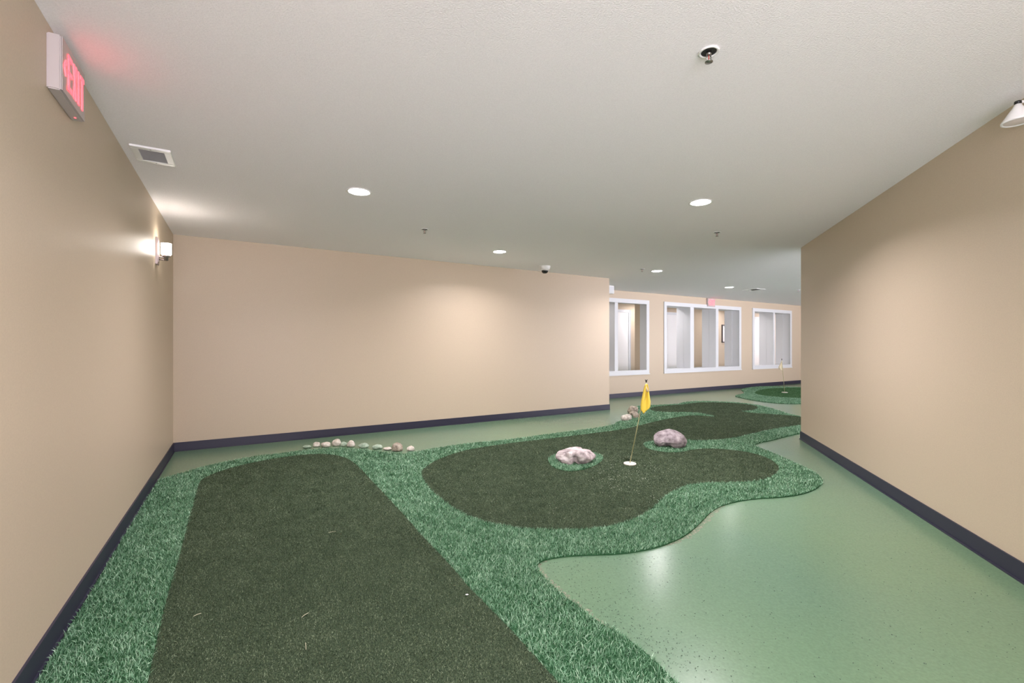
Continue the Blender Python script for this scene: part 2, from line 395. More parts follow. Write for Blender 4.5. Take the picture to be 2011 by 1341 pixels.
# ------------------------------------------------------------------ ceiling fittings
def ceil_frame_quad(pts): return [ce(*p) for p in pts]
q = ceil_frame_quad([(253.7, 281.3), (336.5, 295.8), (343.2, 324.9), (269.3, 312.6)])
cx = sum(q, Vector()) / 4; print('vent sizes', (q[1] - q[0]).length, (q[2] - q[1]).length, (q[1] - q[0]), (q[2] - q[1]))
vw = ((q[1] - q[0]).length + (q[2] - q[3]).length) / 2; vh = ((q[2] - q[1]).length + (q[3] - q[0]).length) / 2
t = thing('ceiling_vent', 'white square exhaust grille in the ceiling beside the left wall', 'ceiling vent', (cx.x, cx.y, CEIL), math.atan2(U.y, U.x))
def vent(t, w, h, ns, mx=.18, my=.14, drop=.012):
    m = h * my; mw = w * mx
    bm = bmesh.new()
    for a in ((-w / 2, -h / 2, w / 2, -h / 2 + m), (-w / 2, h / 2 - m, w / 2, h / 2), (-w / 2, -h / 2 + m, -w / 2 + mw, h / 2 - m), (w / 2 - mw, -h / 2 + m, w / 2, h / 2 - m)):
        box(bm, (a[0], a[1], -drop), (a[2], a[3], 0), bev=.002)
    obj('frame', bm, M['white'], t)
    bm = bmesh.new(); box(bm, (-w / 2 + mw, -h / 2 + m, -.003), (w / 2 - mw, h / 2 - m, -.0005)); obj('duct_shade_plate', bm, M['dark'], t)  # flat plate under the ceiling, coloured as the duct's inner shade
    bm = bmesh.new()
    for k in range(ns):
        y = -h / 2 + m + (h - 2 * m) * (k + .5) / ns
        vs = [bm.verts.new(v) for v in ((-w / 2 + mw, y - .004, -drop + .001), (w / 2 - mw, y - .004, -drop + .001), (w / 2 - mw, y + .002, -.004), (-w / 2 + mw, y + .002, -.004))]
        f = bm.faces.new(vs); r = bmesh.ops.extrude_face_region(bm, geom=[f]); bmesh.ops.translate(bm, vec=(0, .0018, 0), verts=[v for v in r['geom'] if isinstance(v, bmesh.types.BMVert)])
    bmesh.ops.recalc_face_normals(bm, faces=bm.faces); obj('louvres', bm, M['grill'], t)
    for s in (-1, 1):
        bm = bmesh.new(); lathe(bm, [(0, -.0025), (.005, -.001), (.005, .001)], 12, (0, s * (h / 2 - m / 2), -drop)); obj('screw', bm, M['chrome'], t)
vent(t, vw, vh, 12)
p = ce(1481, 568.6)
t = thing('ceiling_vent', 'flat square diffuser in the far ceiling beside the furthest downlight', 'ceiling vent', (p.x, p.y, CEIL), math.atan2(U.y, U.x))
vent(t, .34, .34, 7, .2, .2, .005)

def make_sprinkler(label, p, recessed=False):
    t = thing('fire_sprinkler', label, 'sprinkler', (p.x, p.y, CEIL), .4, 'ceiling sprinkler heads')
    bm = bmesh.new(); lathe(bm, [(.030, 0), (.040, -.001), (.042, -.004), (.038, -.007), (.032, -.005), (.030, -.001)], 32); obj('escutcheon', bm, M['white'] if recessed else M['chrome'], t, True)
    bm = bmesh.new(); lathe(bm, [(0, -.0012), (.030, -.0012), (.031, -.003), (.024, -.003), (.022, -.002), (0, -.002)], 32); obj('cup', bm, M['dark'], t, True)
    bm = bmesh.new(); lathe(bm, [(0, -.001), (.010, -.001), (.011, -.014), (.008, -.017), (0, -.017)], 16)
    for s in (-1, 1): tube(bm, [(s * .008, 0, -.014), (s * .013, 0, -.024), (s * .010, 0, -.036), (0, 0, -.042)], .0022, 8)
    obj('body', bm, M['chrome'], t, True)
    bm = bmesh.new(); lathe(bm, [(0, -.041), (.006, -.041), (.016, -.044), (.016, -.046), (0, -.047)], 20); obj('deflector', bm, M['chrome'], t, True)
    bm = bmesh.new(); tube(bm, [(0, 0, -.017), (0, 0, -.04)], .0018, 8); obj('bulb', bm, mat('red_glass', (.5, .05, .05), .2), t, True)
    return t
sp = [((1392, 101), 'sprinkler head with wide ring, nearest the viewer'), ((834, 450), 'small sprinkler head above the left half of the middle wall'),
      ((1408, 456), 'small sprinkler head just past the right-hand downlight'), ((1261, 528), 'small sprinkler head beside the downlight past the dome camera'),
      ((1568, 569), 'far sprinkler head beside the end of the right wall')]
s0 = None
for (x, y), lab in sp:
    p = ce(x, y)
    if s0 is None: s0 = make_sprinkler(lab, p, True)
    else: c = copy_tree(s0); c.location = (p.x, p.y, CEIL); c['label'] = lab

p = ce(1070, 522.5)
t = thing('dome_camera', 'white dome security camera with black bubble on the ceiling by the middle wall', 'security camera', (p.x, p.y, CEIL))
bm = bmesh.new(); lathe(bm, [(0, 0), (.088, 0), (.088, -.006), (.078, -.045), (.068, -.062), (.055, -.066), (0, -.066)], 40); obj('base', bm, M['white'], t, True)
bm = bmesh.new(); lathe(bm, [(.053, -.064), (.053, -.074), (.046, -.098), (.030, -.113), (0, -.119)], 32); obj('dome', bm, M['black'], t, True)
bm = bmesh.new(); lathe(bm, [(.054, -.063), (.057, -.068), (.054, -.072)], 32); obj('collar', bm, M['white'], t, True)

# white box fixture peeking past the middle wall, under the ceiling
t = thing('emergency_light', 'white box hung from the ceiling just past the free end of the middle wall', 'emergency light', (2.045, 9.55, CEIL), math.atan2(U.y, U.x))
bm = bmesh.new(); box(bm, (-.13, -.05, -.165), (.085, .05, 0), bev=.006); obj('housing', bm, M['white'], t)
bm = bmesh.new(); box(bm, (-.12, -.054, -.155), (.075, -.05, -.02), bev=.002); obj('cover', bm, M['trim'], t)
# cone-shaped emergency head at the picture's right edge
PX, Yc = (1999 - 1005.5) / FPX, 2.25
t = thing('emergency_lamp_head', 'white cone-shaped lamp head at the top of the right wall, cut by the picture edge', 'emergency light', (PX * Yc, Yc, 2.295))
bm = bmesh.new(); tube(bm, [(0, 0, .095), (.004, -.0012, .098), (.066, -.02, .098)], .007, 10); obj('arm', bm, M['white'], t, True)
bm = bmesh.new(); lathe(bm, [(0, .105), (.013, .103), (.014, .092), (0, .088)], 20); obj('mount', bm, M['black'], t, True)
bm = bmesh.new(); lathe(bm, [(.004, .092), (.012, .088), (.018, .075), (.060, .008), (.060, 0), (.053, 0), (.014, .07), (.004, .08)], 36); obj('shade', bm, M['white'], t, True)
bm = bmesh.new(); lathe(bm, [(.053, .004), (.04, .001), (0, 0)], 36); obj('lens', bm, mat('clear_lens', (.8, .72, .70), .2), t, True)

# ------------------------------------------------------------------ turf outlines (read on the floor plan)
def P(pts): return [fl(x, y, z) for x, y, z in pts]
H = .020
OUT = P([(1325, 1340, 0), (1285, 1297.6, 0), (1254, 1273, 0), (1217, 1245, 0), (1174, 1223.6, 0), (1137, 1192.7, 0), (1106, 1171, 0), (1081.7, 1149.6, 0), (1062, 1128, 0),
         (1054, 1113, 0), (1062, 1103, 0), (1097, 1095, 0), (1143, 1091.6, 0), (1220, 1089.5, 0), (1276, 1080, 0), (1316, 1067.9, 0), (1350, 1051, 0), (1374.6, 1029, 0), (1396, 1006, 0), (1414.6, 995, 0),
         (1445, 986, 0), (1485, 980, 0), (1530, 978, 0), (1570, 973, 0), (1600, 963, 0), (1615, 951, 0), (1616.5, 942, .01), (1605, 928, H), (1588, 918, H), (1565, 909, H), (1530, 892, H), (1500, 881, H),
         (1478.4, 875, 0), (1495, 869, 0), (1513, 866, 0), (1547.6, 856.5, 0), (1573, 851, 0), (1640, 838, 0), (1690, 834, 0),
         (1700, 822, H), (1640, 823, H), (1573, 817, H), (1547.6, 811, H), (1524.6, 803, H), (1490, 794, H), (1449.6, 789.5, H), (1415, 787.5, H), (1371.7, 786.3, H), (1345.7, 788, H), (1328, 793, H), (1285, 794.2, H), (1259, 795.6, H),
         (1246, 798, H), (1240, 803, H), (1241, 812, .005), (1225, 826, .0), (1208, 828, H), (1207, 833, H), (1155, 841, H), (1097.7, 848, H), (1043, 855.6, H), (980, 863.5, H), (917, 868.7, H), (853.5, 878.5, H), (815.5, 886, H),
         (790, 888.5, H), (760, 887, H), (730, 883, H), (700, 879, H), (670, 878, H), (640, 879, H), (610, 881, H), (560, 887, H), (500, 894, H), (450, 903, H), (400, 914, H), (345, 930, H), (315, 938, H)])
# then along the left wall towards the viewer, ending out of frame
a0 = (OUT[-1] - CL).dot(UL)
OUT += [CL + UL * (a0 + .02) + NL * .022, CL + UL * (-5.6) + NL * .022, Vector((-.15, .9, 0)), Vector((.35, .6, 0)), Vector((.75, 1.2, 0))]
LANE = P([(1091, 1340, 0), (1055, 1300, 0), (1020, 1260, 0), (988, 1226, 0), (955, 1192, 0), (919.5, 1156.6, 0), (900, 1132, 0), (879, 1108.5, 0), (853.5, 1080.6, 0), (828, 1055, 0), (803, 1025, 0), (777.5, 997, 0), (752, 969, 0), (727, 943.7, 0), (709, 923, 0),
          (694, 909.5, 0), (681, 902, 0), (663.5, 896.5, 0), (638, 893.2, 0), (602, 894.3, 0), (560, 899, 0), (520, 906, 0), (480, 914, 0), (430, 928, 0), (402, 940, 0), (390, 950, 0), (383.4, 976, .01), (371, 1017.5, .01), (357.6, 1072.6, .01), (344, 1120.7, .01), (326.7, 1179, .01), (309.5, 1251, .01), (290.6, 1341, .01), (250, 1560, 0), (1320, 1600, 0)])
MID = P([(825.7, 927, 0), (833, 946, .01), (853.5, 966.5, H), (874, 984, H), (904, 1002, H), (935, 1017, H), (980, 1027, H), (1031, 1035, H), (1082, 1036, H), (1130, 1037, H), (1180, 1033, H), (1220, 1025, H), (1250, 1014, H), (1275, 1000, H), (1292, 985, H), (1308, 970, H),
         (1325.5, 960, H), (1345.7, 950.7, H), (1380, 945.5, H), (1429, 945, H), (1472.6, 943.5, H), (1507, 938, H), (1527, 929, .01), (1531, 919, 0), (1519, 907.5, 0), (1495.7, 896.5, 0), (1458, 887.5, 0), (1415, 883.5, 0), (1380, 882.5, 0),
         (1354, 886, 0), (1340, 889.5, 0), (1318, 891, 0), (1290, 888, 0), (1270, 882, 0), (1262, 875, 0), (1268, 868, .01), (1288, 862, H), (1320, 859.5, H), (1345, 861, H), (1365, 863.5, H), (1400.6, 862.5, H), (1438, 859.5, H), (1478, 849.5, H), (1530, 839, H), (1573, 833, H), (1650, 828, H),
         (1690, 829.5, 0), (1650, 829, 0), (1610, 825, 0), (1573, 820, 0), (1545, 816.5, 0), (1516, 814.5, 0), (1480, 812.5, 0), (1464, 810.5, 0), (1453, 807, .01), (1470, 805.5, H), (1487, 802, H), (1488, 799.5, 0), (1475, 796, 0), (1458, 794, 0), (1415, 791.2, 0), (1374.6, 791, 0), (1345.7, 795, 0), (1311, 797.5, 0), (1283, 800, 0), (1274, 804.5, .01),
         (1290, 807.5, H), (1320, 808.5, H), (1357, 808, H), (1386, 811.5, H), (1410, 819, .01), (1395, 819, 0), (1371.7, 817, 0), (1343, 818, 0), (1299.6, 826, 0), (1265, 834.5, 0), (1227.5, 844.5, 0), (1155, 853.5, 0), (1097.7, 861, 0), (1043.7, 867, 0), (980, 875, 0), (929.6, 883, 0), (891.6, 892, 0), (856, 906, 0), (841, 916, 0)])
FOUT = P([(1573, 793, 0), (1545, 793, 0), (1514, 791, 0), (1483, 787, 0), (1460, 782.5, 0), (1447, 779.5, 0), (1443, 777, .01), (1449, 774.5, H), (1463, 772, H), (1460, 769, 0), (1455.5, 766.5, 0), (1457, 763.5, H), (1470, 760.5, H), (1485, 758.5, H), (1514, 758, H), (1545, 759, H), (1573, 759.5, H), (1640, 762, H), (1690, 767, H), (1700, 778, 0), (1660, 789, 0), (1610, 793, 0)])
FIN = P([(1573, 781.5, H), (1540, 780, H), (1514, 778, H), (1492, 775.5, H), (1480, 772, .01), (1487, 767.5, 0), (1510, 763.5, 0), (1545, 762, 0), (1573, 762, 0), (1630, 765, 0), (1660, 772, 0), (1640, 779, H), (1610, 781.5, H)])
COLLAR = P([(1077, 907, 0), (1080, 916, 0), (1092, 923.5, 0), (1112, 928.5, 0), (1134, 928, 0), (1156, 922, 0), (1174, 914.5, 0), (1185, 904, 0), (1184, 896, H), (1170, 890, H), (1150, 886.5, H), (1120, 886, H), (1095, 890, H), (1081, 897, H)])
MOUND = P([(1261, 872, 0), (1266, 880, 0), (1285, 888, 0), (1312, 892, 0), (1335, 890.5, 0), (1352, 886.5, 0), (1352, 870, H), (1345, 862, H), (1318, 860, H), (1288, 862, H), (1268, 866, H)])

def inside(poly, x, y):
    c = np.zeros(len(x), bool); n = len(poly)
    for i in range(n):
        x0, y0 = poly[i][0], poly[i][1]; x1, y1 = poly[(i + 1) % n][0], poly[(i + 1) % n][1]
        if y0 == y1: continue
        k = ((y0 > y) != (y1 > y)) & (x < (x1 - x0) * (y - y0) / (y1 - y0) + x0); c ^= k
    return c
def cr(p, it=2):      # Chaikin smoothing
    for _ in range(it):
        q = []
        for i in range(len(p)):
            a, b_ = p[i], p[(i + 1) % len(p)]; q += [a.lerp(b_, .25), a.lerp(b_, .75)]
        p = q
    return p
LANE, MID, FIN, FOUT, COLLAR = cr(LANE), cr(MID), cr(FIN), cr(FOUT), cr(COLLAR)
OUT = cr(OUT, 1)

def blades(name, outer, holes, parent, dens, hgt, w0=.0032, ymin=1.35, m=None, zb=.004):
    """pile of a turf piece: one bent two-quad ribbon per blade"""
    xs = [p[0] for p in outer]; ys = [p[1] for p in outer]
    A = (max(xs) - min(xs)) * (max(ys) - min(ys)); n = int(A * dens)
    x = rng.uniform(min(xs), max(xs), n); y = rng.uniform(min(ys), max(ys), n)
    scale = np.clip(y / 3.0, .8, 4.0)                       # far tufts are coarser and fewer
    keep = inside(outer, x, y) & (rng.random(n) < 1 / scale ** 1.7) & (y > ymin) & (np.abs(x) < 1.2 * y + .3)
    for h in holes: keep &= ~inside(h, x, y)
    x, y, scale = x[keep], y[keep], scale[keep]; n = len(x)
    # clumps lean together
    cl = np.array([noise.noise((a * 9, b_ * 9, 0)) for a, b_ in zip(x, y)]); cl2 = np.array([noise.noise((a * 3.1, b_ * 3.1, 5)) for a, b_ in zip(x, y)])
    az = cl * 3 + rng.normal(0, 2.2, n); lean = np.clip(rng.normal(.62, .3, n), .05, 1.25)
    hh = hgt * rng.uniform(.65, 1.15, n); w = w0 * scale * rng.uniform(.7, 1.3, n)
    dx, dy = np.cos(az), np.sin(az); px, py = -dy, dx
    rot = rng.uniform(0, np.pi, n); fx, fy = np.cos(rot), np.sin(rot)
    V = np.zeros((n, 5, 3)); z0 = zb
    for k, (tt, ww) in enumerate(((0, 1), (.55, .9))):
        cx = x + dx * hh * lean * tt ** 1.6; cy = y + dy * hh * lean * tt ** 1.6; cz = z0 + hh * tt * (1 - .25 * lean * tt)
        V[:, 2 * k, 0] = cx - fx * w / 2 * ww; V[:, 2 * k, 1] = cy - fy * w / 2 * ww; V[:, 2 * k, 2] = cz
        V[:, 2 * k + 1, 0] = cx + fx * w / 2 * ww; V[:, 2 * k + 1, 1] = cy + fy * w / 2 * ww; V[:, 2 * k + 1, 2] = cz
    V[:, 4, 0] = x + dx * hh * lean; V[:, 4, 1] = y + dy * hh * lean; V[:, 4, 2] = z0 + hh * (1 - .35 * lean)
    me = bpy.data.meshes.new(name); me.vertices.add(n * 5); me.vertices.foreach_set('co', V.ravel())
    b0 = np.arange(n) * 5
    L = np.stack([b0, b0 + 1, b0 + 3, b0 + 2, b0 + 2, b0 + 3, b0 + 4], 1).ravel()
    me.loops.add(n * 7); me.loops.foreach_set('vertex_index', L)
    me.polygons.add(n * 2); st = np.stack([np.arange(n) * 7, np.arange(n) * 7 + 4], 1).ravel()
    me.polygons.foreach_set('loop_start', st)
    me.update(calc_edges=True); me.materials.append(m or M['blade'])
    at = me.attributes.new('tint', 'FLOAT', 'POINT')
    tv = np.clip(.50 + .10 * cl2 + .14 * cl + rng.normal(0, .27, n), 0, 1); at.data.foreach_set('value', np.repeat(tv, 5))
    o = bpy.data.objects.new(name, me); COL.objects.link(o); o.parent = parent; o['kind'] = 'stuff'
    print(name, 'blades', n)
    return o

DENS = 32000
bm = bmesh.new(); prism(bm, OUT, 0.0005, .006)
fr1 = tag(obj('turf_fringe', bm, M['back']), 'bright green shaggy artificial turf border winding round both dark putting greens', 'artificial turf')
def grow(poly, d):
    """shift outline inwards (negative) or outwards a little"""
    c = []; n = len(poly)
    area = sum(poly[i][0] * poly[(i + 1) % n][1] - poly[(i + 1) % n][0] * poly[i][1] for i in range(n))
    for i in range(n):
        a, b_ = Vector(poly[i - 1][:2]), Vector(poly[(i + 1) % n][:2]); t_ = (b_ - a)
        if t_.length < 1e-6: c.append(poly[i]); continue
        t_.normalize(); nn = Vector((t_.y, -t_.x)) * (1 if area > 0 else -1)
        c.append(Vector((poly[i][0] + nn.x * d, poly[i][1] + nn.y * d, 0)))
    return c
blades('turf_pile', OUT, [LANE, MID], fr1, DENS, .024)
bm = bmesh.new(); prism(bm, LANE, .006, .012)
pg = tag(obj('putting_green', bm, M['putt']), 'long dark olive putting lane filling the near left foreground', 'putting green', 'dark short-pile putting surfaces'); blades('short_pile', LANE, [], pg, 52000, .008, .0026, m=M['short'], zb=.0115)
bm = bmesh.new(); prism(bm, MID, .006, .012); pg = tag(obj('putting_green', bm, M['putt']), 'curved dark olive putting green with the yellow flag and two boulders', 'putting green', 'dark short-pile putting surfaces'); blades('short_pile', MID, [COLLAR], pg, 52000, .008, .0026, m=M['short'], zb=.0115)
bm = bmesh.new(); prism(bm, FOUT, .0005, .006)
fr2 = tag(obj('turf_fringe', bm, M['back']), 'small far turf border around the green with the pale flag', 'artificial turf')
blades('turf_pile', FOUT, [FIN], fr2, DENS * 3, .024)
bm = bmesh.new(); prism(bm, FIN, .006, .012); pg = tag(obj('putting_green', bm, M['puttfar']), 'small far putting green holding the pale flag', 'putting green', 'dark short-pile putting surfaces'); blades('short_pile', FIN, [], pg, 60000, .008, .0026, m=M['shortfar'], zb=.0115)
bm = bmesh.new(); prism(bm, COLLAR, .0125, .016)
fr3 = tag(obj('turf_collar', bm, M['back']), 'round shaggy turf collar under the left boulder', 'artificial turf')
cb = blades('turf_pile', COLLAR, [], fr3, DENS * 1.6, .026); cb.location.z = .010

# ------------------------------------------------------------------ stones
def rock_mat(name, c1, c2, c3, scale):
    m = mat(name, c1, rough=.85, spec=.2); r = noise_col(m, c1, c2, scale, .3, .68, 8, bump=.8, bscale=scale * 4, bdist=.003)
    e = r.color_ramp.elements.new(.5); e.color = (*c3, 1); return m
M['rock'] = rock_mat('mottled_grey_pink_rock', (.20, .17, .17), (.74, .68, .67), (.50, .43, .43), 16)
M['rock2'] = rock_mat('greyish_mauve_rock', (.20, .165, .175), (.52, .46, .475), (.36, .31, .325), 22)
M['peb1'] = rock_mat('pale_pebble', (.42, .38, .33), (.78, .74, .68), (.62, .57, .50), 30)
M['peb2'] = rock_mat('tan_grey_pebble', (.17, .14, .11), (.52, .46, .38), (.36, .31, .25), 26)
M['peb3'] = rock_mat('greenish_pebble', (.22, .30, .22), (.52, .60, .48), (.36, .46, .36), 30)
def stone(name, p, dims, material, label, cat, group=None, seed=0, rotz=0, rough=.18, sub=4, fn=None, sink=.08, angular=0):
    bm = bmesh.new(); bmesh.ops.create_icosphere(bm, subdivisions=sub, radius=1)
    o = Vector((seed * 7.3, seed * 3.1, seed * 1.7))
    for v in bm.verts:
        d = v.co.normalized(); k = 1 + rough * noise.noise(d * 1.1 + o) * 1.6 + rough * .45 * noise.noise(d * 2.7 + o) + rough * .16 * noise.noise(d * 7 + o)
        c = d * k
        if angular: c += d * angular * (round(noise.noise(d * 1.9 + o) * 4) / 4)
        c.z = max(c.z, -.55)
        if fn: c = fn(c, d)
        v.co = Vector((c.x * dims[0] / 2, c.y * dims[1] / 2, (c.z + .55) * dims[2] / 1.55))
    ob = obj(name, bm, material, smooth=True); ob.location = (p.x, p.y, p.z); ob.rotation_euler = (0, 0, rotz)
    return tag(ob, label, cat, group)
def f1(c, d):      # broad flat top, saddle between a long left mass and a right lump, notch underneath
    x, z = c.x, c.z
    z = min(z, .34 + .36 * min(1, max(0, (x + 1) / 1.15)) - .20 * min(1, max(0, (x - .38) / .12)))
    z += .28 * math.exp(-((x + .05) / .16) ** 2) * max(0, -d.y) * (1 if z < .1 else .2)
    y = c.y + .35 * math.exp(-((x + .08) / .14) ** 2) * max(0, -d.y)
    if z < -.2: x *= .93
    return Vector((x * 1.05, y, z))
p = fl(1128.5, 913, .02); p.y += .10; p.x = (1128.5 - 1005.5) / FPX * (p.y); p.z = .017
stone('boulder', p, (.35, .25, .180), M['rock'], 'blocky pale grey and pink boulder on the round turf collar', 'boulder', None, 3.2, 0, .13, 6, f1)
def f2(c, d):      # domed, faceted, arched hollow in front
    x, z = c.x, c.z
    z = z * (1 - .12 * abs(x)) - .22 * max(0, abs(x + .12) - .55)
    if d.y < 0: z += .30 * math.exp(-((x + .30) / .26) ** 2) * (1 if d.z < -.1 else 0)
    return Vector((x, c.y + (.25 * math.exp(-((x + .3) / .22) ** 2) if d.z < -.05 and d.y < 0 else 0), z))
p = fl(1316, 879, .02); p.y += .11; p.x = (1316 - 1005.5) / FPX * p.y; p.z = .014
stone('boulder', p, (.40, .28, .190), M['rock2'], 'domed mauve grey boulder on the turf tongue right of the yellow flag', 'boulder', None, 5.1, 0, .10, 6, f2)

row = [((603, 880.5), 16, 4, 'peb3', 'flat pale sliver of stone, leftmost of the row along the turf edge'),
       ((621.8, 878), 13, 8, 'peb1', 'small rounded cream pebble near the left end of the edge row'),
       ((640, 878), 19.5, 8, 'peb1', 'elongated cream pebble third from the left in the edge row'),
       ((660.6, 876), 16, 12, 'peb1', 'rounded mottled pebble standing tallest of the left group in the edge row'),
       ((675, 877), 12, 7, 'peb3', 'low greenish pebble between two mottled ones in the edge row'),
       ((689.5, 878), 16.5, 11, 'peb1', 'tilted speckled pebble with a dark underside in the edge row'),
       ((714, 880), 20, 7.5, 'peb3', 'glassy greenish stone after the speckled pebble in the edge row'),
       ((741, 882.5), 18, 8, 'peb3', 'pale green wedge-like stone in the middle gap of the edge row'),
       ((761, 884.5), 17, 4, 'peb1', 'thin pale stone just left of the big tan pebble'),
       ((780, 886.5), 21, 15, 'peb2', 'large round tan grey pebble toward the right end of the edge row'),
       ((806.7, 886), 15, 8, 'peb1', 'white grey oval pebble at the right end of the edge row')]
for k, ((x, y), w, h, m, lab) in enumerate(row):
    q = fl(x, y, .0); q.y += .03; q.x = (x - 1005.5) / FPX * q.y; s = q.y / FPX
    stone('pebble', Vector((q.x, q.y, .004)), (w * s, w * s * .8, h * s * .95 + .006), M[m], lab, 'pebble', 'pebbles along the far edge of the turf', 11 + k * 1.3, .3 * math.sin(k * 2.1), .13, 4)
pile = [((1243, 812.5), 21, 13, 'peb2', 'largest brown grey stone at the back of the small pile', .03),
        ((1244, 818), 17, 8, 'peb2', 'flattish brown stone in the middle of the small pile', -.05),
        ((1249, 822.5), 14.5, 9, 'peb2', 'round grey brown stone at the right front of the small pile', -.02),
        ((1230, 827), 25, 10.5, 'peb1', 'long flat white stone at the left front of the small pile', 0),
        ((1265, 814.5), 9, 5, 'peb3', 'tiny dark green stone under the tip of the yellow flag', 0)]
for k, ((x, y), w, h, m, lab, dz) in enumerate(pile):
    q = fl(x, y, .0); q.y += .07; q.x = (x - 1005.5) / FPX * q.y; s = q.y / FPX
    stone('pebble', Vector((q.x, q.y, .006)), (w * s, w * s * .62, h * s * 1.1), M[m], lab, 'pebble', 'stones in the small pile by the turf corner', 31 + k * 1.7, .2 * k, .14, 4)

# ------------------------------------------------------------------ flags
def make_flag(p, top, r, cloth_m, label, clothfn, disc_r=.060, disc_m=None):
    t = thing('golf_flag', label, 'golf flag', p)
    d = Vector(top)
    bm = bmesh.new(); lathe(bm, [(0, 0), (disc_r - .002, 0), (disc_r, .003), (disc_r, .011), (disc_r - .005, .014), (.012, .0145), (0, .0145)], 40); obj('cup_cover', bm, disc_m, t, True)
    bm = bmesh.new(); tube(bm, [(0, 0, .008), d * .5, d * .985], r, 12); obj('pole', bm, M['pole'], t, True)
    bm = bmesh.new()
    lathe(bm, [(0, -.004), (.008, -.004), (.009, .003), (.006, .007), (.008, .012), (.010, .016), (0, .018)], 14, d * .99)
    for s in (-1, 1): tube(bm, [d * .99 + Vector((0, 0, .012)), d * .99 + Vector((s * .013, 0, .020))], [.005, .0035], 8)
    obj('finial', bm, M['black'], t, True)
    bm = bmesh.new(); rows = 22; cols = 12; g = []
    for i in range(rows + 1):
        g.append([bm.verts.new(clothfn(i / rows, j / cols, d)) for j in range(cols + 1)])
    for i in range(rows):
        for j in range(cols): bm.faces.new((g[i][j], g[i][j + 1], g[i + 1][j + 1], g[i + 1][j]))
    f = obj('flag_cloth', bm, cloth_m, t, True)
    sm = f.modifiers.new('thick', 'SOLIDIFY'); sm.thickness = .0012
    return t
M['pole'] = mat('yellowed_fibreglass_pole', (.42, .40, .20), .4)
def cloth_mat(name, c, tr=.35):
    m = mat(name, c, .7, sheen=.2); n, l, b = nodes(m)
    tl = n.new('ShaderNodeBsdfTranslucent'); tl.inputs[0].default_value = (*c, 1); mx = n.new('ShaderNodeMixShader'); mx.inputs[0].default_value = tr
    out = n['Material Output']; l.new(b.outputs[0], mx.inputs[1]); l.new(tl.outputs[0], mx.inputs[2]); l.new(mx.outputs[0], out.inputs[0]); return m
M['yellow'] = cloth_mat('yellow_nylon', (.92, .74, .10)); M['pale'] = cloth_mat('pale_cream_nylon', (.86, .80, .62), .5)
M['disc'] = mat('off_white_cup', (.78, .72, .66), .5)
base_p = fl(1237, 911.5, .012)
sc = base_p.y / FPX
topx, topz = (1269.5 - 1237) * sc, (911.5 - 748) * sc
def px2(x, y, dy=0): return Vector(((x - 1237) * sc, dy, (911.5 - y) * sc))
def cloth1(u, v, d):
    # hangs limp: narrow gathered neck at the top, widening to a slanted bottom hem
    ly = [(0, 1266.6, 1270.0), (.14, 1264.0, 1271.6), (.35, 1261.6, 1273.0), (.60, 1258.6, 1274.8), (.78, 1257.2, 1276.4), (1, 1257.0, 1276.2)]
    for (a, l0, r0), (b_, l1, r1) in zip(ly, ly[1:]):
        if u <= b_ + 1e-9: k = (u - a) / (b_ - a); L, Rr = l0 + (l1 - l0) * k, r0 + (r1 - r0) * k; break
    x = L + (Rr - L) * v
    y0 = 753.7 + (798 - 753.7) * u
    # slanted hem: left end at 804, tip at 812 (a quarter across), right end 797
    hem = 803.8 + (812.4 - 803.8) * min(v / .3, 1) if v < .3 else 812.4 + (797.5 - 812.4) * (v - .3) / .7
    y = 753.7 + (hem - 753.7) * u
    fold = math.sin(v * math.pi * 2.6 + u * .8) * (.022 - .008 * u) + .018 * math.sin(v * 3.14)
    return px2(x, y, -fold - .010)
make_flag(base_p, (topx, 0, topz), .0042, M['yellow'], 'leaning pole with a limp yellow flag in the middle putting green', cloth1, .061, M['disc'])
# white hem gathered at the neck belongs to the cloth: small sleeve
fo = [o for o in bpy.data.objects if o.name.startswith('golf_flag')][0]
bm = bmesh.new()
tube(bm, [px2(1269, 753, -.004), px2(1268.3, 760, -.012), px2(1270.5, 768.5, -.030)], [.0075, .013, .010], 14); obj('sleeve', bm, M['pale'], fo, True)
base_q = fl(1541, 771, .012); sc2 = base_q.y / FPX
def px3(x, y, dy=0): return Vector(((x - 1541) * sc2, dy, (771 - y) * sc2))
def cloth2(u, v, d):
    L = 1534.6 + (1528.2 - 1534.6) * min(1, u / .75) + max(0, u - .75) * 8; Rr = 1535.6 + 2.0 * u
    hem = 727.5 - 2.5 * (1 - v)
    y = 708.5 + (hem - 708.5) * u
    return px3(L + (Rr - L) * v, y, -.02 * math.sin(v * 6) * (1 - .3 * u) - .008)
make_flag(base_q, ((1535.2 - 1541) * sc2, 0, (771 - 705.5) * sc2), .0045, M['pale'], 'far thin pole with a pale cream flag in front of the right opening', cloth2, .068, M['disc'])
for o in bpy.data.objects:
    if o.name.startswith('golf_flag'): o['group'] = 'golf hole flags'

